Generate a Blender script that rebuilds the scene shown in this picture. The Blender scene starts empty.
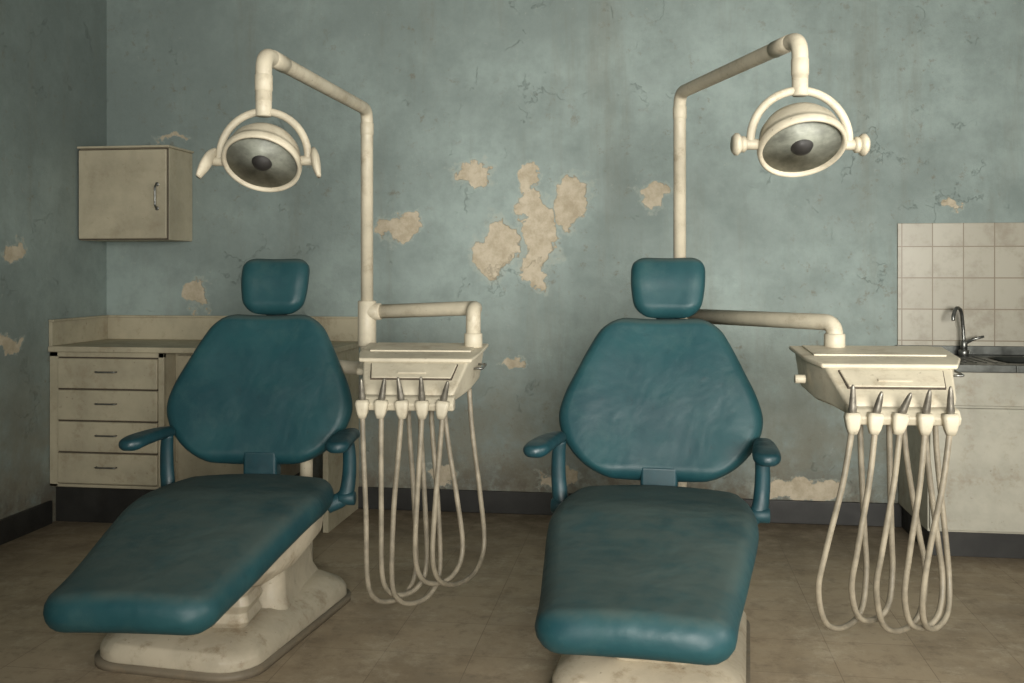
import bpy, bmesh, math, random
from mathutils import Vector, Matrix
random.seed(4)
S = bpy.context.scene
V = Vector
# ------------------------------------------------------------------ node helpers
class NT:
    def __init__(s, name):
        s.m = bpy.data.materials.new(name); s.m.use_nodes = True
        s.t = s.m.node_tree; s.n = s.t.nodes; s.l = s.t.links
        s.b = s.n['Principled BSDF']
        s.pos = s.n.new('ShaderNodeTexCoord').outputs['Object']
    def node(s, k, **kw):
        n = s.n.new(k)
        for a, b in kw.items(): setattr(n, a, b)
        return n
    def setin(s, n, i, v):
        if v is None: return
        if isinstance(v, bpy.types.NodeSocket): s.l.new(v, n.inputs[i])
        else: n.inputs[i].default_value = v
    def noise(s, scale, detail=6, rough=.6, vec=None, dist=0, col=False):
        n = s.node('ShaderNodeTexNoise'); s.setin(n, 'Vector', vec or s.pos)
        n.inputs['Scale'].default_value = scale; n.inputs['Detail'].default_value = detail
        n.inputs['Roughness'].default_value = rough; n.inputs['Distortion'].default_value = dist
        return n.outputs['Color' if col else 'Fac']
    def math(s, op, a, b=None, c=None, clamp=False):
        n = s.node('ShaderNodeMath', operation=op); n.use_clamp = clamp
        s.setin(n, 0, a); s.setin(n, 1, b); s.setin(n, 2, c)
        return n.outputs[0]
    def vm(s, op, a, b=None):
        n = s.node('ShaderNodeVectorMath', operation=op)
        s.setin(n, 0, a); s.setin(n, 1, b)
        return n.outputs['Value'] if op in ('LENGTH', 'DOT_PRODUCT', 'DISTANCE') else n.outputs['Vector']
    def ramp(s, f, a, b, lo=0, hi=1):
        n = s.node('ShaderNodeMapRange', interpolation_type='SMOOTHSTEP')
        s.setin(n, 0, f)
        n.inputs[1].default_value = a; n.inputs[2].default_value = b
        n.inputs[3].default_value = lo; n.inputs[4].default_value = hi
        return n.outputs[0]
    def mix(s, f, a, b, blend='MIX'):
        n = s.node('ShaderNodeMix', data_type='RGBA', blend_type=blend)
        s.setin(n, 0, f)
        for i, v in ((6, a), (7, b)):
            if isinstance(v, (tuple, list)): v = tuple(v)[:3] + (1,)
            s.setin(n, i, v)
        return n.outputs[2]
    def scale(s, v):
        n = s.node('ShaderNodeMapping'); s.l.new(s.pos, n.inputs[0]); n.inputs['Scale'].default_value = v
        return n.outputs[0]
    def bump(s, h, strength=.3, dist=.01, prev=None):
        n = s.node('ShaderNodeBump'); s.l.new(h, n.inputs['Height'])
        n.inputs['Strength'].default_value = strength; n.inputs['Distance'].default_value = dist
        if prev: s.l.new(prev, n.inputs['Normal'])
        return n.outputs[0]
    def out(s, col, rough=.5, metal=0, normal=None, spec=None):
        if isinstance(col, (tuple, list)): col = tuple(col)[:3] + (1,)
        s.setin(s.b, 'Base Color', col); s.setin(s.b, 'Roughness', rough); s.setin(s.b, 'Metallic', metal)
        if normal: s.l.new(normal, s.b.inputs['Normal'])
        if spec is not None: s.b.inputs['Specular IOR Level'].default_value = spec
        return s.m

def m_wall(name, axis, patches, paint=(.290, .352, .330)):
    N = NT(name)
    n1 = N.noise(.9, 6, .65); n2 = N.noise(7, 8, .7)
    col = N.mix(N.ramp(n1, .32, .68), tuple(c*.76 for c in paint), tuple(c*1.14 for c in paint))
    col = N.mix(N.ramp(n2, .35, .75, 0, .55), col, tuple(c*.68 for c in paint))
    st = N.noise(1, 6, .7, vec=N.scale((5, 5, .6)))
    col = N.mix(N.ramp(st, .50, .74, 0, .4), col, (.19, .185, .145))
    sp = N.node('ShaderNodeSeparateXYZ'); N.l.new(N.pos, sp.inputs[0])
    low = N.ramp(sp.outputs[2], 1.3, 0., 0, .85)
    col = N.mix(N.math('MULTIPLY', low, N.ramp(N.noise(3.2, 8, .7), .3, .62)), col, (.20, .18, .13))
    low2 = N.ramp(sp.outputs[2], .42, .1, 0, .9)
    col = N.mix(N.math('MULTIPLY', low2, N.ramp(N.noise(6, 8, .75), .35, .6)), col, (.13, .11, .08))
    sk = N.noise(18, 7, .72)
    big = N.ramp(N.noise(1.3, 4, .6), .42, .6)
    col = N.mix(N.math('MULTIPLY', N.ramp(sk, .56, .70, 0, .6), big), col, (.17, .135, .09))
    col = N.mix(N.math('MULTIPLY', N.ramp(N.noise(30, 6, .75), .6, .72, 0, .4), N.ramp(N.noise(1.9, 3, .5), .45, .6)), col, (.44, .45, .39))
    wn = N.noise(5, 7, .62, col=True)
    dv = N.vm('SUBTRACT', wn, (.5, .5, .5)); dsc = N.vm('MULTIPLY', dv, (.36, .36, .36))
    P = N.vm('ADD', N.pos, dsc)
    cur = None
    for (a, z, sa, sz) in patches:
        c = (a, 0, z) if axis == 'X' else (0, a, z)
        k = (1/sa, 0, 1/sz) if axis == 'X' else (0, 1/sa, 1/sz)
        d = N.vm('LENGTH', N.vm('MULTIPLY', N.vm('SUBTRACT', P, c), k))
        cur = d if cur is None else N.math('MINIMUM', cur, d)
    mask = N.ramp(cur, .94, 1.0, 1, 0)
    rim = N.ramp(cur, 1.0, 1.3, 1, 0)
    col = N.mix(N.math('MULTIPLY', rim, .5), col, (.40, .43, .375))
    edge = N.math('MULTIPLY', N.ramp(cur, .90, .985), mask)
    pl = N.mix(N.ramp(N.noise(11, 8, .72), .35, .68), (.56, .49, .37), (.40, .335, .235))
    pl = N.mix(N.math('MULTIPLY', edge, .3), pl, (.22, .18, .13))  # shadow line under the torn paint edge, painted into the plaster
    col = N.mix(mask, col, pl)
    vo = N.node('ShaderNodeTexVoronoi', feature='DISTANCE_TO_EDGE'); N.l.new(N.vm('ADD', N.pos, N.vm('MULTIPLY', dv, (.5, .5, .5))), vo.inputs['Vector'])
    vo.inputs['Scale'].default_value = 3.1
    cr = N.math('MULTIPLY', N.ramp(vo.outputs['Distance'], 0, .014, 1, 0), N.ramp(N.noise(3.1, 4, .6), .57, .62))
    col = N.mix(N.math('MULTIPLY', cr, .12), col, (.15, .165, .13))
    h = N.math('SUBTRACT', N.math('MULTIPLY', N.noise(9, 9, .7), .5), N.math('ADD', N.math('MULTIPLY', mask, .5), N.math('MULTIPLY', cr, -.35)))
    b = N.bump(h, .6, .02)
    b = N.bump(N.noise(60, 4, .6), .2, .003, b)
    return N.out(col, N.ramp(n2, .3, .7, .55, .8), 0, b, .3)

def m_cream(name, base=(.55, .495, .375), dirt=.5, rough=.45, sc=1.0):
    N = NT(name)
    col = N.mix(N.ramp(N.noise(4*sc, 7, .65), .35, .7), base, tuple(c*.75 for c in base))
    col = N.mix(N.ramp(N.noise(9*sc, 9, .75), .50, .68, 0, dirt), col, (.24, .18, .11))
    col = N.mix(N.ramp(N.noise(38*sc, 6, .72), .63, .71, 0, dirt), col, (.085, .055, .035))
    return N.out(col, N.ramp(N.noise(20, 4), .3, .7, rough-.05, rough+.22), 0, N.bump(N.noise(30, 6, .6), .15, .004))

def m_leather():
    N = NT('teal_vinyl')
    n = N.noise(3.2, 7, .65)
    col = N.mix(N.ramp(n, .3, .7), (.008, .044, .054), (.014, .064, .072))
    col = N.mix(N.ramp(N.noise(9, 10, .8), .48, .72, 0, .55), col, (.034, .082, .082))
    col = N.mix(N.ramp(N.noise(22, 8, .78), .58, .72, 0, .55), col, (.009, .024, .026))
    g = N.node('ShaderNodeNewGeometry'); sp = N.node('ShaderNodeSeparateXYZ'); N.l.new(g.outputs['Normal'], sp.inputs[0])
    dust = N.math('MULTIPLY', N.ramp(sp.outputs[2], .4, 1, 0, .85), N.ramp(N.noise(3.5, 9, .8), .32, .6, .3, 1))
    col = N.mix(dust, col, (.066, .092, .082))
    col = N.mix(N.ramp(N.noise(6, 10, .88), .63, .72, 0, .5), col, (.13, .15, .125))
    ro = N.math('ADD', N.ramp(N.noise(6, 8, .7), .3, .75, .42, .6), N.math('MULTIPLY', dust, .26))
    b = N.bump(N.noise(4, 3, .5, dist=.4), .38, .03)
    b = N.bump(N.noise(150, 3, .5), .14, .002, b)
    return N.out(col, ro, 0, b, .36)

def m_simple(name, col, rough, metal=0, var=.3, sc=12, bump=.08):
    N = NT(name)
    c = N.mix(N.ramp(N.noise(sc, 6, .65), .3, .7), col, tuple(x*(1-var) for x in col))
    return N.out(c, N.ramp(N.noise(sc*1.7, 5), .3, .7, max(.05, rough-.08), rough+.1), metal, N.bump(N.noise(sc*3, 5), bump, .003))

def m_floor():
    N = NT('worn_linoleum_tiles')
    br = N.node('ShaderNodeTexBrick'); br.offset = 0; br.squash = 1
    N.l.new(N.pos, br.inputs['Vector'])
    for k, v in (('Scale', 1), ('Brick Width', .305), ('Row Height', .305), ('Mortar Size', .0018), ('Mortar Smooth', .6), ('Bias', 0)):
        br.inputs[k].default_value = v
    br.inputs['Color1'].default_value = (.42, .335, .230, 1); br.inputs['Color2'].default_value = (.375, .297, .20, 1)
    br.inputs['Mortar'].default_value = (.21, .16, .11, 1)
    col = N.mix(N.ramp(N.noise(1.8, 9, .75), .42, .62, 0, .6), br.outputs['Color'], (.22, .17, .115))
    col = N.mix(N.ramp(N.noise(9, 9, .8), .50, .66, 0, .5), col, (.15, .114, .078))
    col = N.mix(N.ramp(N.noise(4, 10, .82), .50, .66, 0, .6), col, (.54, .46, .34))
    col = N.mix(N.ramp(N.noise(55, 5, .7), .64, .72, 0, .6), col, (.09, .066, .045))
    # darker brown towards the back wall and left wall
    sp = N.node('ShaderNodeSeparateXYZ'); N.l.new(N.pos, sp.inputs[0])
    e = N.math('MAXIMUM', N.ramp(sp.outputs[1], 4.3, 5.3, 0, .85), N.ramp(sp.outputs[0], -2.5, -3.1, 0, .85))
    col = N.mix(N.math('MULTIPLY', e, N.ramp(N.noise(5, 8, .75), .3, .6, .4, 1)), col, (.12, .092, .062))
    b = N.bump(br.outputs['Fac'], -.15, .003); b = N.bump(N.noise(25, 7, .7), .2, .004, b)
    return N.out(col, N.ramp(N.noise(5, 7), .3, .7, .45, .75), 0, b, .35)

def m_tiles():
    N = NT('wall_tile_glaze')
    sp = N.node('ShaderNodeSeparateXYZ'); N.l.new(N.pos, sp.inputs[0])
    cb = N.node('ShaderNodeCombineXYZ'); N.l.new(N.math('SUBTRACT', sp.outputs[0], 1.27), cb.inputs[0])
    N.l.new(N.math('SUBTRACT', sp.outputs[2], .80), cb.inputs[1])
    br = N.node('ShaderNodeTexBrick'); br.offset = 0; N.l.new(cb.outputs[0], br.inputs['Vector'])
    for k, v in (('Scale', 1), ('Brick Width', .15), ('Row Height', .16), ('Mortar Size', .003), ('Mortar Smooth', .2)):
        br.inputs[k].default_value = v
    br.inputs['Color1'].default_value = (.44, .41, .33, 1); br.inputs['Color2'].default_value = (.39, .36, .285, 1)
    br.inputs['Mortar'].default_value = (.22, .175, .12, 1)
    col = N.mix(N.ramp(N.noise(6, 8, .7), .45, .68, 0, .6), br.outputs['Color'], (.25, .21, .15))
    return N.out(col, .35, 0, N.bump(br.outputs['Fac'], -.4, .004))

BACKP = [(-.95, 1.835, .10, .07), (-.845, 1.44, .125, .16), (-.67, 1.83, .045, .085), (-.60, 1.50, .10, .21), (-.64, 1.66, .075, .11), (-.437, 1.69, .10, .11),
         (-.59, 1.30, .055, .085), (.033, 1.73, .10, .07), (-1.377, 1.55, .085, .08), (-2.55, 1.18, .06, .07), (-2.72, 2.06, .1, .02),
         (.765, .17, .22, .045), (-.5, .18, .10, .035), (-.73, .82, .07, .035), (1.50, 1.66, .05, .04), (-1.15, .2, .08, .04)]
LEFTP = [(4.54, 1.44, .07, .06), (4.45, .97, .12, .04), (4.2, 2.1, .1, .06), (3.6, 1.0, .12, .1)]
M_WB = m_wall('peeling_paint_back', 'X', BACKP)
M_WL = m_wall('peeling_paint_left_shaded', 'Y', LEFTP, (.235, .285, .265))  # left wall's shade put into the colour, a darker copy of the paint
M_CREAM = m_cream('aged_cream_enamel')
M_CAB = m_cream('aged_cabinet_paint', (.46, .41, .29), .5, .5, .8)
M_WCAB = m_cream('wall_cabinet_paint', (.50, .445, .32), .28, .5, .8)
M_CABL = m_cream('aged_white_cabinet', (.46, .44, .36), .5, .5, .8)
M_BASE = m_cream('grimy_base_enamel', (.50, .44, .33), .7, .5, 1)
M_SKIRT = m_cream('grimy_base_skirt', (.20, .165, .115), .6, .55, 1.2)
M_VINYL = m_leather()
M_ARM = m_simple('teal_plastic', (.010, .050, .062), .45, 0, .35, 10)
M_METAL = m_simple('worn_steel', (.30, .30, .28), .35, .9, .4, 25)
M_HAND = m_simple('handpiece_steel', (.24, .22, .18), .42, .6, .5, 30)
M_SINK = m_simple('dull_sink_steel', (.13, .135, .125), .35, .8, .45, 8)
M_DARK = m_simple('dark_rubber', (.02, .018, .016), .6, 0, .4, 15)
M_GAP = m_simple('cabinet_gap', (.09, .07, .05), .8, 0, .4, 15)
M_BASEB = m_simple('black_baseboard', (.026, .025, .022), .5, 0, .45, 6, .2)
M_REFL = m_simple('clouded_reflector', (.28, .29, .24), .5, .15, .5, 18)
M_HOSE = m_simple('grey_hose', (.30, .26, .19), .5, 0, .45, 14)
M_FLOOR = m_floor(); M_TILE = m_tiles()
M_CEIL = m_simple('ceiling_plaster', (.20, .22, .20), .85, 0, .3, 4)
M_FRAME = m_simple('window_paint', (.4, .4, .35), .5, 0, .3, 9)

# ------------------------------------------------------------------ geometry helpers
def link(name, me, mat, parent, mods=()):
    o = bpy.data.objects.new(name, me); S.collection.objects.link(o)
    if mat: me.materials.append(mat)
    if parent: o.parent = parent
    return o
def fin(name, bm, mat, parent=None, bevel=0, sub=0, smooth=True, seg=3):
    bmesh.ops.recalc_face_normals(bm, faces=bm.faces)
    me = bpy.data.meshes.new(name); bm.to_mesh(me); bm.free()
    for p in me.polygons: p.use_smooth = smooth
    o = link(name, me, mat, parent)
    if bevel:
        b = o.modifiers.new('bevel', 'BEVEL'); b.width = bevel; b.segments = seg; b.limit_method = 'ANGLE'; b.angle_limit = math.radians(35)
        o.modifiers.new('wn', 'WEIGHTED_NORMAL')
    if sub:
        s = o.modifiers.new('sub', 'SUBSURF'); s.levels = sub; s.render_levels = sub
    return o
def bmbox(bm, x0, x1, y0, y1, z0, z1):
    vs = [bm.verts.new((x, y, z)) for z in (z0, z1) for (x, y) in ((x0, y0), (x1, y0), (x1, y1), (x0, y1))]
    for f in ((0, 1, 2, 3), (4, 5, 6, 7), (0, 1, 5, 4), (1, 2, 6, 5), (2, 3, 7, 6), (3, 0, 4, 7)):
        bm.faces.new([vs[i] for i in f])
def box(name, d, mat, parent=None, bevel=.004, smooth=True):
    bm = bmesh.new()
    for q in (d if isinstance(d[0], (tuple, list)) else [d]): bmbox(bm, *q)
    return fin(name, bm, mat, parent, bevel, smooth=bool(bevel))
def loft(name, rings, mat, parent=None, caps=True, closed=True, **kw):
    bm = bmesh.new()
    R = [[bm.verts.new(p) for p in r] for r in rings]
    n = len(R[0])
    for a, b in zip(R, R[1:]):
        for i in range(n if closed else n-1):
            j = (i+1) % n
            bm.faces.new((a[i], a[j], b[j], b[i]))
    if caps:
        bm.faces.new(R[0]); bm.faces.new(R[-1])
    return fin(name, bm, mat, parent, **kw)
def catmull(pts, n=8):
    pts = [V(p) for p in pts]; P = [pts[0]*2-pts[1]] + pts + [pts[-1]*2-pts[-2]]
    out = []
    for i in range(1, len(P)-2):
        a, b, c, d = P[i-1], P[i], P[i+1], P[i+2]
        for k in range(n):
            t = k/n
            out.append(.5*((2*b)+(c-a)*t+(2*a-5*b+4*c-d)*t*t+(3*b-a-3*c+d)*t**3))
    out.append(pts[-1]); return out
def fillet(pts, R, n=7):
    pts = [V(p) for p in pts]; out = [pts[0]]
    for a, b, c in zip(pts, pts[1:], pts[2:]):
        u = (a-b).normalized(); w = (c-b).normalized()
        r = min(R, (a-b).length*.49, (c-b).length*.49)
        p, q = b+u*r, b+w*r
        for k in range(n+1):
            t = k/n
            out.append(p*(1-t)**2+b*2*t*(1-t)+q*t*t)
    out.append(pts[-1]); return out
def sweep_rings(pts, rad, n=14, flat=1.0):
    pts = [V(p) for p in pts]; m = len(pts)
    if not isinstance(rad, (list, tuple)): rad = [rad]*m
    elif len(rad) == 2: rad = [rad[0]+(rad[1]-rad[0])*i/(m-1) for i in range(m)]
    t0 = (pts[1]-pts[0]).normalized()
    nrm = t0.orthogonal().normalized()
    if abs(t0.x) < .9: nrm = (V((1, 0, 0))-t0*t0.x).normalized()
    rings = []; pt = t0
    for i, p in enumerate(pts):
        t = (pts[min(i+1, m-1)]-pts[max(i-1, 0)]).normalized()
        nrm = (pt.rotation_difference(t) @ nrm).normalized(); pt = t
        bn = t.cross(nrm)
        rings.append([p+(nrm*math.cos(2*math.pi*k/n)*flat+bn*math.sin(2*math.pi*k/n))*rad[i] for k in range(n)])
    return rings
def tube(name, pts, rad, mat, parent=None, n=14, flat=1.0):
    return loft(name, sweep_rings(pts, rad, n, flat), mat, parent)
def revolve(name, prof, mat, parent=None, M=None, n=40, caps=False):
    rings = []
    for r, z in prof:
        r = max(r, .0004)
        rings.append([V((r*math.cos(2*math.pi*k/n), r*math.sin(2*math.pi*k/n), z)) for k in range(n)])
    if M: rings = [[M @ p for p in r] for r in rings]
    return loft(name, rings, mat, parent, caps=True)
def cyl(name, p0, p1, r, mat, parent=None, chamfer=.12, n=24):
    p0, p1 = V(p0), V(p1); L = (p1-p0).length; c = r*chamfer
    M = Matrix.Translation(p0) @ (p1-p0).to_track_quat('Z', 'Y').to_matrix().to_4x4()
    return revolve(name, [(0, 0), (r-c, 0), (r, c), (r, L-c), (r-c, L), (0, L)], mat, parent, M, n)
def rrect(hx, hy, r, z, cx=0, cy=0, n=6):
    out = []
    for (sx, sy, a0) in ((1, 1, 0), (-1, 1, 90), (-1, -1, 180), (1, -1, 270)):
        for k in range(n+1):
            a = math.radians(a0+90*k/n)
            out.append(V((cx+sx*(hx-r)+r*math.cos(a), cy+sy*(hy-r)+r*math.sin(a), z)))
    return out
def interp(tab, s):
    if s <= tab[0][0]: return tab[0][1]
    for i in range(len(tab)-1):
        (a, x), (b, y) = tab[i], tab[i+1]
        if s <= b:
            h = b-a; t = (s-a)/h
            m0 = (y-tab[i-1][1])/(b-tab[i-1][0])*h if i > 0 else (y-x)
            m1 = (tab[i+2][1]-x)/(tab[i+2][0]-a)*h if i+2 < len(tab) else (y-x)
            return (2*t**3-3*t*t+1)*x+(t**3-2*t*t+t)*m0+(-2*t**3+3*t*t)*y+(t**3-t*t)*m1
    return tab[-1][1]
def cushion(name, path, wt, H, Rc, mat, parent, crown=.012, dish=0.0, edge=None, ex=0, thick=None, shear=0, y0=0):
    pp = catmull([V((ex+shear*(y0-y), y, z)) for y, z in path], 24)
    cum = [0]
    for a, b in zip(pp, pp[1:]): cum.append(cum[-1]+(b-a).length)
    L = cum[-1]
    def at(d):
        d = min(max(d, 0), L)
        for i in range(len(cum)-1):
            if d <= cum[i+1]+1e-9:
                t = (d-cum[i])/(cum[i+1]-cum[i]); return pp[i].lerp(pp[i+1], t), (pp[i+1]-pp[i]).normalized()
    rr = edge or H
    ds = set()
    K = 12
    for k in range(K+1):
        e = max(Rc[0], rr)*(1-math.cos(math.pi/2*k/K)); ds.add(round(e, 5))
        e = max(Rc[1], rr)*(1-math.cos(math.pi/2*k/K)); ds.add(round(L-e, 5))
    for k in range(1, 36): ds.add(round(L*k/36, 5))
    ds = sorted(d for d in ds if 0 <= d <= L)
    d2 = [ds[0]]
    for d in ds[1:]:
        if d-d2[-1] > .0012: d2.append(d)
    rings = []
    for d in d2:
        c, t = at(d); nrm = V((0, -t.z, t.y)).normalized()
        if nrm.z < 0 and abs(nrm.z) > abs(nrm.y): nrm = -nrm
        elif nrm.y > 0 and abs(nrm.y) >= abs(nrm.z): nrm = -nrm
        w = interp(wt, d/L)
        for e, R in ((d, Rc[0]), (L-d, Rc[1])):
            if e < R: w -= R*(1-math.sqrt(max(0, 1-(1-e/R)**2)))
        Hh = H if thick is None else H*interp(thick, d/L)
        h = Hh
        for e in (d, L-d):
            if e < rr: h = h*math.sqrt(max(.0009, 1-(1-e/rr)**2))
        w = max(w, .01); r = min(rr, w*.9)
        pts = []
        m = 10
        for k in range(m+1):
            x = (w-r)*(-1+2*k/m); pts.append((x, h))
        for k in range(1, 8):
            a = math.pi/2-math.pi*k/8; pts.append(((w-r)+r*math.cos(a), h*math.sin(a)))
        for k in range(m+1):
            x = (w-r)*(1-2*k/m); pts.append((x, -h))
        for k in range(1, 8):
            a = -math.pi/2-math.pi*k/8; pts.append((-(w-r)+r*math.cos(a), h*math.sin(a)))
        ring = []
        for x, z in pts:
            q = x/w
            off = dish*q*q + (crown*(1-q*q)*(h/H) if z > 0 else 0)
            ring.append(c+V((x, 0, 0))+nrm*(z+off))
        rings.append(ring)
    return loft(name, rings, mat, parent)
def empty(name, loc=(0, 0, 0), rz=0):
    o = bpy.data.objects.new(name, None); S.collection.objects.link(o)
    o.location = loc; o.rotation_euler = (0, 0, math.radians(rz)); o.empty_display_size = .1
    return o

# ------------------------------------------------------------------ room
XL, XR, YB, YF, ZC = -3.108, 2.5, 5.35, -1.6, 3.1
def slab(name, d, mat): return box(name, d, mat, None, 0)
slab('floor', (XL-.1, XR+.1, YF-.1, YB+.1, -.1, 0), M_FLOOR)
slab('ceiling', (XL-.1, XR+.1, YF-.1, YB+.1, ZC, ZC+.1), M_CEIL)
slab('wall_back', (XL-.1, XR+.1, YB, YB+.1, 0, ZC), M_WB)
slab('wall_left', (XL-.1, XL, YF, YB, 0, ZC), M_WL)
W1 = (.6, 2.6, 1.0, 2.2)
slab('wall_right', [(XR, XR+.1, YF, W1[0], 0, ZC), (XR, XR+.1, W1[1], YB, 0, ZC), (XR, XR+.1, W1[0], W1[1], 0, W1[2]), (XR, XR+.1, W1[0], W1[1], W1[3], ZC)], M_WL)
W2 = (-.2, 2.2, .95, 2.3)  # opening behind the camera, added to let in fill light
slab('wall_front', [(XL, W2[0], YF-.1, YF, 0, ZC), (W2[1], XR, YF-.1, YF, 0, ZC), (W2[0], W2[1], YF-.1, YF, 0, W2[2]), (W2[0], W2[1], YF-.1, YF, W2[3], ZC)], M_WB)
def window(name, ax, a0, a1, z0, z1, p):
    bars = []; t = .03
    def add(c0, c1, q0, q1):
        bars.append((p-.02, p+.05, c0, c1, q0, q1) if ax == 'Y' else (c0, c1, p-.05, p+.02, q0, q1))
    add(a0, a1, z0, z0+.05); add(a0, a1, z1-.05, z1); add(a0, a0+.05, z0, z1); add(a1-.05, a1, z0, z1)
    for k in (1, 2): 
        c = a0+(a1-a0)*k/3; add(c-t/2, c+t/2, z0, z1)
    add(a0, a1, (z0+z1)/2+.2, (z0+z1)/2+.2+t)
    box(name, bars, M_FRAME, None, .003)
window('window_1', 'Y', *W1, XR+.02); window('added_fill_window', 'X', *W2, YF-.02)  # the front one is added, unseen, to frame the fill light
box('baseboard_back', (-1.62, 1.27, YB-.018, YB, 0, .12), M_BASEB)
box('baseboard_left', (XL, XL+.018, YF, 4.8, 0, .12), M_BASEB)

# ------------------------------------------------------------------ left drawer counter
def counter_left():
    E = empty('drawer_counter', (XL, 4.80, 0))
    T = .925; D = YB-4.80
    W = 1.5; x1 = .635
    box('worktop', (0.002, W+.02, -.02, D-.002, T-.03, T), M_CAB, E, .006)
    box('backsplash', [(0.002, W+.02, D-.022, D-.002, T, T+.125), (0.002, .022, -.01, D-.002, T, T+.125)], M_CAB, E, .003)
    box('backsplash_cap', [(0.002, W+.02, D-.030, D-.002, T+.125, T+.137), (0.002, .030, -.012, D-.002, T+.125, T+.137)], M_CAB, E, .003)
    box('carcass', [(.004, x1, .012, D-.004, .19, T-.03), (x1, 1.16, .12, D-.004, .19, T-.03), (W-.03, W, .02, D-.004, .0, T-.03)], M_CAB, E, .003)
    box('toe_kick', (.004, 1.16, .05, D-.004, 0, .19), M_BASEB, E, .002)
    box('frame_stile', [(.004, .05, -.004, .02, .195, T-.03), (x1-.03, x1, -.004, .02, .195, T-.03), (.004, x1, -.004, .02, T-.055, T-.03), (.004, x1, -.004, .02, .195, .21)], M_CAB, E, .002)
    z0 = .212; z1 = T-.058; h = (z1-z0)/4
    for k in range(4):
        a = z0+k*h+.004; b = z0+(k+1)*h-.004
        box('drawer_front_%d' % (k+1), (.053, x1-.033, -.014, .014, a, b), M_CAB, E, .006)
        zc = (a+b)/2+.01; xc = (.055+x1-.035)/2
        tube('drawer_pull_%d' % (k+1), fillet([(xc-.055, -.012, zc), (xc-.055, -.034, zc), (xc+.055, -.034, zc), (xc+.055, -.012, zc)], .01, 4), .0045, M_METAL, E, 8)
        box('drawer_gap_%d' % (k+1), (.05, x1-.03, .004, .0135, b, b+.008), M_GAP, E, 0)
    box('cupboard_door', (x1+.02, 1.14, .105, .124, .205, T-.05), M_CAB, E, .004)
counter_left()

# ------------------------------------------------------------------ wall cabinet
def wall_cab():
    E = empty('wall_cabinet', (XL, 5.05, 1.482))
    w = .525; h = .500; d = .298
    box('carcass', (.006, w, .016, d, 0, h), M_WCAB, E, .006)
    box('cabinet_top', (.002, w+.008, -.004, d, h, h+.012), M_WCAB, E, .003)
    box('door_panel', (.012, w-.006, -.006, .014, .008, h-.010), M_WCAB, E, .006)
    box('door_shadow_gap', (.008, w-.002, .010, .018, .002, h-.004), M_GAP, E, 0)
    x = w-.055
    tube('door_pull', fillet([(x, -.004, .17), (x, -.032, .18), (x, -.032, .29), (x, -.004, .30)], .02, 5), .006, M_METAL, E, 10)
    cyl('pull_rose_1', (x, -.004, .17), (x, -.012, .17), .011, M_METAL, E); cyl('pull_rose_2', (x, -.004, .30), (x, -.012, .30), .011, M_METAL, E)
wall_cab()

# ------------------------------------------------------------------ sink counter
def sink():
    x0 = 1.25; y0 = 4.78
    E = empty('sink_counter', (x0, y0, 0)); W = XR-x0-.003; D = YB-y0-.013; T = .89
    box('base_carcass', (0.004, W, .015, D, .12, T-.075), M_CABL, E, .004)
    box('toe_kick', (.02, W, .05, D, 0, .12), M_BASEB, E, .002)
    box('apron_rail', (0.0, W, 0, .03, T-.19, T-.035), M_CABL, E, .005)
    for k, (a, b) in enumerate(((.01, .60), (.61, 1.235))):
        box('cupboard_door_%d' % (k+1), (a, b, -.004, .02, .13, T-.20), M_CABL, E, .006)
    bx0, bx1, by0, by1 = .38, .86, .09, .40
    box('steel_top', [(-.012, bx0, -.015, D, T-.035, T), (bx1, W, -.015, D, T-.035, T), (bx0, bx1, -.015, by0, T-.035, T), (bx0, bx1, by1, D, T-.035, T)], M_SINK, E, .003)
    box('steel_upstand', (-.012, W, D-.012, D, T, T+.045), M_SINK, E, .003)
    loft('sink_bowl', [rrect(.245, .16, .05, T+.004, .62, .245), rrect(.235, .15, .05, T-.002, .62, .245), rrect(.225, .14, .06, T-.15, .62, .245), rrect(.02, .02, .01, T-.16, .62, .245)], M_SINK, E, caps=False)
    for k in range(7):
        box('drainer_rib_%d' % (k+1), (.05+k*.045, .06+k*.045, .08, .42, T, T+.004), M_SINK, E, .002)
    fx, fy = .30, D-.075
    cyl('faucet_base', (fx, fy, T), (fx, fy, T+.03), .024, M_METAL, E)
    cyl('faucet_body', (fx, fy, T+.03), (fx, fy, T+.075), .017, M_METAL, E)
    tube('faucet_spout', catmull([(fx, fy, T+.07), (fx-.005, fy, T+.15), (fx-.02, fy-.02, T+.225), (fx-.05, fy-.05, T+.24), (fx-.07, fy-.07, T+.205), (fx-.072, fy-.075, T+.18)], 6), .009, M_METAL, E, 10)
    tube('faucet_lever', [(fx, fy, T+.06), (fx+.04, fy-.02, T+.085), (fx+.085, fy-.035, T+.10)], (.009, .006), M_METAL, E, 8)
    box('trim_1', (x0, XR-.002, YB-.013, YB-.001, T-.01, 1.56), M_TILE, None, .003)
sink()

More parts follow.
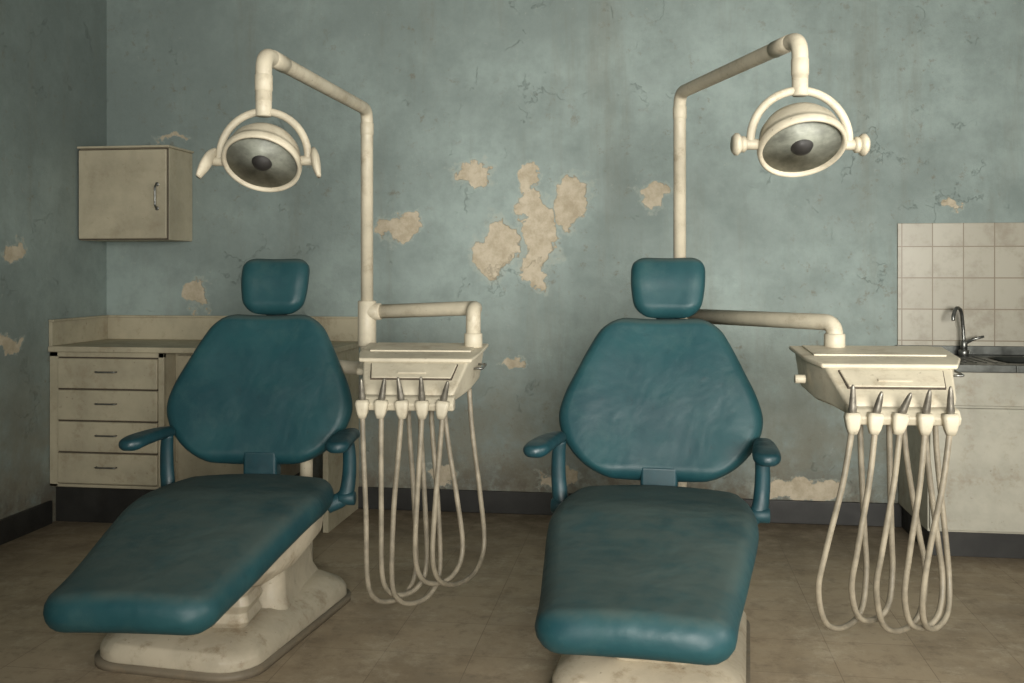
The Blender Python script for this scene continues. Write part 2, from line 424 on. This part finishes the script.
# ------------------------------------------------------------------ dental chair
def chair(loc, rz, lift, footz, bx, bs, brot, hx, bex, slen):
    E = empty('dental_chair', (loc[0], loc[1], 0), rz)
    L = lift
    Mb = Matrix.Translation((bx, -.05, 0)) @ Matrix.Rotation(math.radians(brot), 4, 'Z')
    def T(rings): return [[Mb @ p for p in r] for r in rings]
    loft('base_skirt', T([rrect(.308, .475, .13, 0, 0, -.02), rrect(.308, .475, .13, .022, 0, -.02)]), M_SKIRT, E)
    loft('base_casting', T([rrect(.295, .46, .125, .022, 0, -.02), rrect(.295, .46, .125, .055, 0, -.02), rrect(.28, .445, .12, .080, 0, -.02), rrect(.24, .40, .11, .102, 0, -.01), rrect(.20, .34, .10, .115, 0, .03)]), M_BASE, E, bevel=.006)
    loft('pedestal', [rrect(.21, .27, .06, .10, bx*.7, .06), rrect(.185, .24, .06, .15, bx*.6, .06), rrect(.165, .20, .05, .26, bx*.3, .03), rrect(.175, .22, .05, .42+L, 0, 0)], M_BASE, E, bevel=.004)
    rings = []
    for k in range(11):
        t = k/10; s = .012*(k % 2)
        rings.append([p for p in rrect(.115+s, .085+s, .03, .10+t*(.30+L), bx*.6*(1-t), -.30-.06*t)])
    loft('lift_bellows', rings, M_BASE, E, bevel=.003)
    z0 = .485+L; zf = footz-.055
    path = [(.05, z0), (-.15, z0+.006), (-.38, z0+.010), (-.60, z0-.016), (-.87, (z0+zf)/2-.014), (-slen, zf)]
    cushion('seat_cushion', path, [(0, .285), (.15, .318), (.35, .322), (.6, .288), (.85, .250), (1, .236)], .050, (.07, .085), M_VINYL, E, crown=.014, dish=-.004)
    sh = []
    for (y, z) in [(.07, z0), (-.15, z0+.004), (-.38, z0+.008), (-.60, z0-.018), (-.84, (z0+zf)/2-.004)]:
        i = len(sh); w = [.25, .295, .296, .262, .205][i]; h = [.05, .12, .14, .11, .03][i]
        top = z-.032
        sh.append([V((-w, y, top)), V((w, y, top)), V((w-.01, y, top-h*.6)), V((w-.05, y, top-h)), V((-w+.05, y, top-h)), V((-w+.01, y, top-h*.6))])
    loft('seat_shell', sh, M_BASE, E, bevel=.012)
    box('legrest_rail', (-.06, .06, -.98, -.6, zf-.045, zf-.0), M_BASE, E, .01)
    zb = .572; b0 = (.075, zb)
    pb = [b0, (.13, zb+.16), (.195, zb+.36), (.275, zb+.560)]
    wt = [(0, .225), (.1, .275), (.22, .328), (.36, .352), (.5, .335), (.65, .295), (.8, .253), (.93, .212), (1, .19)]
    wt = [(a, b*bs) for a, b in wt]
    cushion('backrest_cushion', pb, wt, .044, (.085, .075), M_VINYL, E, crown=.014, dish=.026, ex=bex)
    cushion('backrest_rear_shell', [(.125, zb+.06), (.175, zb+.2), (.235, zb+.36), (.295, zb+.5)], [(0, .15), (.35, .25), (1, .13)], .022, (.08, .08), M_CREAM, E, crown=0)
    box('back_hinge_bracket', (-.065, .065, .03, .10, z0-.02, zb+.06), M_ARM, E, .012)
    box('back_hinge_plate', (-.045, .045, .10, .13, z0-.06, zb+.14), M_DARK, E, .006)
    hb = zb+.545
    cushion('headrest_cushion', [(.262, hb+.022), (.285, hb+.11), (.30, hb+.17), (.335, hb+.24)], [(0, .108), (.3, .130), (.75, .138), (1, .126)], .044, (.05, .045), M_VINYL, E, crown=.012, dish=.018, ex=hx)
    tube('headrest_stem', [V((hx*.8, .29, hb-.06)), V((hx, .305, hb+.03)), V((hx, .32, hb+.10))], .022, M_DARK, E, flat=2.0)
    za = .700+L
    for s, nm in ((-1, 'a'), (1, 'b')):
        x = .345*s
        cushion('arm_pad_'+nm, [(.05, za), (-.06, za+.004), (-.17, za), (-.235, za-.012)], [(0, .032), (.4, .040), (.8, .045), (1, .041)], .019, (.03, .04), M_ARM, E, crown=.003, ex=x+.01*s, shear=-.16 if s < 0 else 0, y0=.05)
        pts = catmull([(x, .0, za-.005), (x+.006*s, .008, za-.07), (x+.004*s, .01, za-.16), (x-.012*s, .0, za-.23), (x-.075*s, -.01, za-.262)], 8)
        tube('arm_post_'+nm, pts, [.017+.006*(i/(len(pts)-1)) for i in range(len(pts))], M_ARM, E, 14, 1.35)
        cyl('arm_pivot_'+nm, (x-.03*s, .0, za-.235), (x+.03*s, .0, za-.235), .026, M_ARM, E)
    return E
chair((-1.475, 3.583), 4.5, 0, .452, -.06, 1.04, -10, -.015, -.028, 1.145)
chair((.022, 3.487), -3.4, .022, .508, 0, 1.03, -2, .02, -.004, 1.17)

# ------------------------------------------------------------------ dental lamp on pole
def lamp(pole, head, za, zc, sc, tilt, yaw, pole_path, knobs):
    E = empty('dental_operating_light', (pole[0], pole[1], 0))
    def W(p): return V((p[0]-pole[0], p[1]-pole[1], p[2]))
    r = .0240
    top = (pole[0], pole[1], za); hd = (head[0], head[1], za)
    tube('pole', [W(p) for p in pole_path], r*1.12, M_CREAM, E, 20)
    pts = fillet([W((pole[0], pole[1], 1.2)), W(top), W(hd), W((head[0], head[1], zc+.18*sc))], .05, 8)
    tube('swing_arm', pts, r, M_CREAM, E, 20)
    cyl('pole_collar', W((pole[0], pole[1], 1.02)), W((pole[0], pole[1], 1.20)), r*1.5, M_CREAM, E)
    cyl('top_collar', W((pole[0], pole[1], za-.10)), W((pole[0], pole[1], za-.05)), r*1.08, M_CREAM, E)
    d = (V(hd)-V(top)).normalized()
    cyl('arm_collar', W(V(hd)-d*.16), W(V(hd)-d*.06), r*1.07, M_CREAM, E)
    cyl('drop_collar', W((head[0], head[1], za-.11)), W((head[0], head[1], za-.06)), r*1.08, M_CREAM, E)
    cyl('yoke_boss', W((head[0], head[1], zc+.130*sc)), W((head[0], head[1], zc+.19*sc)), r*.98, M_CREAM, E)
    C = Matrix.Translation(W((head[0], head[1], zc))) @ Matrix.Rotation(math.radians(yaw), 4, 'Z')
    R = .146*sc
    arc = [C @ V((R*math.cos(a), 0, R*math.sin(a))) for a in [math.radians(-8+196*k/28) for k in range(29)]]
    tube('yoke', arc, .0125*sc, M_CREAM, E, 14)
    T = C @ Matrix.Translation((0, -.01, -.01)) @ Matrix.Rotation(math.radians(tilt), 4, 'X') @ Matrix.Scale(sc, 4)
    hood = [(0, .098), (.03, .097), (.065, .090), (.094, .074), (.112, .048), (.120, .018), (.122, .004), (.126, .002), (.128, -.006), (.127, -.022), (.122, -.026), (.116, -.024), (.114, -.016)]
    revolve('lamp_hood', hood + [(.112, -.010), (.102, .012), (.08, .034), (.045, .05), (.0, .055)], M_CREAM, E, T, 56)
    revolve('reflector', [(.1130, -.014), (.108, -.006), (.097, .012), (.075, .032), (.042, .046), (.0, .050)], M_REFL, E, T, 56)
    for i, (a, b) in enumerate(((.09, .016), (.066, .034))):
        ring = [T @ V((a*math.cos(t), a*math.sin(t), b)) for t in [2*math.pi*k/40 for k in range(41)]]
        tube('reflector_ring_%d' % (i+1), ring, .0022, M_METAL, E, 8)
    revolve('bulb_shield', [(0, .05), (.026, .05), (.031, .03), (.036, .005), (.034, -.012), (.026, -.025), (.012, -.032), (0, -.033)], M_DARK, E, T, 28)
    revolve('bulb_socket', [(0, .05), (.046, .05), (.048, .036), (.036, .028), (.0, .03)], M_DARK, E, T, 28)
    revolve('hood_cap', [(0, .112), (.02, .11), (.028, .10), (.03, .088), (0, .088)], M_CREAM, E, T, 28)
    for s, nm in ((-1, 'a'), (1, 'b')):
        cyl('pivot_'+nm, C @ V((s*.110*sc, 0, -.012)), C @ V((s*.168*sc, 0, -.012)), .016*sc, M_CREAM, E)
        if knobs == 'round':
            cyl('knob_'+nm, C @ V((s*.160*sc, 0, -.012)), C @ V((s*.178*sc, 0, -.012)), .024*sc, M_CREAM, E, .2)
            cyl('knob_cap_'+nm, C @ V((s*.176*sc, 0, -.012)), C @ V((s*.200*sc, 0, -.012)), .033*sc, M_CREAM, E, .25)
        else:
            pts = catmull([C @ V((s*.162*sc, .01, .020)), C @ V((s*.172*sc, -.012, -.0)), C @ V((s*.184*sc, -.035, -.032)), C @ V((s*.196*sc, -.05, -.062))], 6)
            m = len(pts)
            tube('handle_'+nm, pts, [(.012+.012*math.sin(math.pi*min(1, i/(m-1)*1.0)))*sc for i in range(m)], M_CREAM, E, 16, .6)
    return E
lamp((-1.110, 3.80), (-1.120, 2.772), 1.950, 1.650, .90, -40, 4,
     fillet([(-1.110, 3.80, 1.15), (-1.110, 3.80, .93), (-1.43, 4.0, .93), (-1.43, 4.0, 0)], .05, 6), 'paddle')
lamp((.106, 3.88), (.430, 3.009), 2.0, 1.70, 1.0, -35, 10,
     [(.106, 3.88, 1.15), (.106, 3.88, .6), (.106, 3.88, 0)], 'round')
for (x, y) in ((-1.43, 4.0), (.106, 3.88)):
    cyl('pole_floor_flange', (x, y, 0), (x, y, .03), .07, M_CREAM, None)

# ------------------------------------------------------------------ delivery unit
def delivery(loc, rz, dz, arm, hz, seed, bw):
    rnd = random.Random(seed)
    E = empty('dental_delivery_unit', (loc[0], loc[1], 0), rz)
    Mi = (Matrix.Translation((loc[0], loc[1], 0)) @ Matrix.Rotation(math.radians(rz), 4, 'Z')).inverted()
    z = dz
    def rect(y, hw, a, b, k=.02): return [V((-hw+k, y, a+z)), V((hw-k, y, a+z)), V((hw, y, b+z)), V((-hw, y, b+z))]
    loft('unit_body', [rect(.19, bw-.015, .905, 1.028), rect(.0, bw-.025, .885, 1.012), rect(-.075, .192, .875, .998), rect(-.18, .168, .862, .925), rect(-.20, .160, .862, .90)], M_CREAM, E, bevel=.012)
    loft('unit_top_plate', [rect(.20, bw, 1.026, 1.041, .002), rect(-.0, bw-.01, 1.006, 1.021, .002), rect(-.085, .203, .992, 1.007, .002)], M_CREAM, E, bevel=.005)
    loft('top_plate_ridge', [rect(.18, bw-.04, 1.037, 1.044, .002), rect(.02, bw-.045, 1.020, 1.028, .002)], M_CREAM, E, bevel=.002)
    a = V((0, -.082, .992+z)); b = V((0, -.180, .926+z)); d = (b-a).normalized(); n = V((0, d.z, -d.y))
    if n.z < 0: n = -n
    def lid(name, hw0, hw1, t0, t1, h0, h1, mat, bev):
        p = a.lerp(b, t0); q = a.lerp(b, t1)
        r0 = [p+V((-hw0, 0, 0))+n*h0, p+V((hw0, 0, 0))+n*h0, p+V((hw0, 0, 0))+n*h1, p+V((-hw0, 0, 0))+n*h1]
        r1 = [q+V((-hw1, 0, 0))+n*h0, q+V((hw1, 0, 0))+n*h0, q+V((hw1, 0, 0))+n*h1, q+V((-hw1, 0, 0))+n*h1]
        loft(name, [r0, r1], mat, E, bevel=bev)
    lid('lid_recess', .156, .143, .10, .80, -.004, .0055, M_GAP, .002)
    lid('lid_panel', .1525, .1395, .13, .77, -.002, .0090, M_CREAM, .003)
    lid('lid_grip', .05, .05, .50, .60, .004, .013, M_CREAM, .002)
    cyl('side_knob', (-bw+.025, .05, .945+z), (-bw-.008, .05, .945+z), .014, M_CREAM, E)
    tube('side_handle', fillet([(bw-.035, .0, .965+z), (bw, -.0, .965+z), (bw+.002, .09, .972+z), (bw-.03, .09, .972+z)], .01, 4), .004, M_METAL, E, 8)
    loft('holder_bar', [[V((x, -.19, .842+z)), V((x, -.232, .842+z)), V((x, -.242, .865+z)), V((x, -.222, .888+z)), V((x, -.19, .895+z))] for x in (-.160, .160)], M_CREAM, E, bevel=.006)
    xs = [-.150, -.085, -.015, .055, .125]
    for i, x in enumerate(xs):
        tl = rnd.uniform(-.12, .34)
        Mc = Matrix.Translation((x, -.246, .868+z)) @ Matrix.Rotation(tl*.5, 4, 'Y')
        loft('holder_cup_%d' % (i+1), [[Mc @ p for p in r] for r in (rrect(.012, .012, .008, -.05), rrect(.018, .017, .010, -.033), rrect(.024, .020, .012, 0), rrect(.020, .017, .010, .012))], M_CREAM, E)
        L = rnd.uniform(.045, .065)
        M = Matrix.Translation((x, -.246, .872+z)) @ Matrix.Rotation(tl, 4, 'Y') @ Matrix.Rotation(rnd.uniform(.1, .35), 4, 'X')
        revolve('handpiece_%d' % (i+1), [(0, -.02), (.010, -.02), (.011, .01), (.0125, .018), (.011, .026), (.0095, .026+L*.4), (.0070, .026+L*.8), (.0045, .024+L), (.003, .027+L), (0, .028+L)], M_HAND, E, M, 16)
    for i, (x0, xa, zl, xb, x1, yb) in enumerate(hz):
        y0 = -.246; h = (xb-xa)/2; xm = (xa+xb)/2; ym = (y0+yb)/2; R_ = abs(h)
        pts = catmull([(x0, y0, .84+z), (x0+(xa-x0)*.3, y0-.004, .70), (x0+(xa-x0)*.8, y0, .50), (xa, y0+.01, zl+R_*1.5), (xa+h*.3, y0+(ym-y0)*.45, zl+R_*.35), (xm, ym, zl),
                       (xb-h*.3, yb-(yb-ym)*.45, zl+R_*.35), (xb, yb, zl+R_*1.5), (xb+(x1-xb)*.3, yb, .52), (xb+(x1-xb)*.8, yb, .74), (x1, yb, .89+z)], 8)
        tube('hose_%d' % (i+1), pts, .0090, M_HOSE, E, 10)
    pts = fillet([Mi @ V(p) for p in arm], .055, 8)
    tube('support_arm', pts, .0275, M_CREAM, E, 18)
    e = pts[-1]
    cyl('arm_socket', e+V((0, 0, -.005)), e+V((0, 0, .05)), .034, M_CREAM, E)
    p = pts[0]; q = (pts[1]-pts[0]).normalized()
    cyl('arm_hub', p-q*.02, p+q*.06, .033, M_CREAM, E)
    return E
#          x0     xa     zlow  xb    x1    yb
hzL = [(-.150, -.135, .17, .00, -.03, -.06), (-.085, -.085, .20, .045, .02, -.10), (-.015, -.05, .165, .085, .05, -.05), (.055, .03, .24, .17, .10, -.08), (.125, .09, .225, .235, .18, .02)]
hzR = [(-.150, -.245, .245, -.06, -.08, -.05), (-.085, -.15, .275, .01, .0, -.08), (-.015, -.08, .24, .12, .05, -.04), (.055, -.0, .26, .155, .10, -.09), (.125, .05, .25, .195, .15, -.03)]
delivery((-.835, 3.525), 3, 0, [(-1.110, 3.80, 1.155), (-.665, 3.745, 1.175), (-.66, 3.66, 1.175), (-.66, 3.66, 1.035)], hzL, 3, .232)
delivery((.715, 3.26), 3, .025, [(.106, 3.88, 1.146), (.60, 3.42, 1.146), (.60, 3.42, 1.06)], hzR, 8, .25)

# ------------------------------------------------------------------ light
def area(name, loc, rot, sx, sy, power, col, spread):
    l = bpy.data.lights.new(name, 'AREA'); l.shape = 'RECTANGLE'; l.size = sx; l.size_y = sy; l.energy = power; l.color = col
    l.spread = math.radians(spread)
    o = bpy.data.objects.new(name, l); S.collection.objects.link(o); o.location = loc; o.rotation_euler = rot
    return o
R = math.radians
area('window_light_side', (XR+.12, (W1[0]+W1[1])/2, (W1[2]+W1[3])/2), (0, R(90), 0), W1[3]-W1[2], W1[1]-W1[0], 70, (1, .965, .89), 150)
area('added_front_fill', ((W2[0]+W2[1])/2, YF-.12, (W2[2]+W2[3])/2), (R(88), 0, R(8)), W2[1]-W2[0], W2[3]-W2[2], 108, (1, .975, .91), 80)  # fill light added behind the camera, set in the front opening
w = bpy.data.worlds.new('overcast'); S.world = w; w.use_nodes = True
w.node_tree.nodes['Background'].inputs[0].default_value = (.78, .85, .88, 1); w.node_tree.nodes['Background'].inputs[1].default_value = .45

# ------------------------------------------------------------------ camera
c = bpy.data.cameras.new('camera'); c.lens = 35; c.sensor_width = 36; c.shift_y = -.0698; c.clip_start = .05
co = bpy.data.objects.new('camera', c); S.collection.objects.link(co)
co.location = (0, 0, 1.32); co.rotation_euler = (R(90), 0, R(8)); S.camera = co
S.view_settings.view_transform = 'Standard'; S.view_settings.look = 'None'
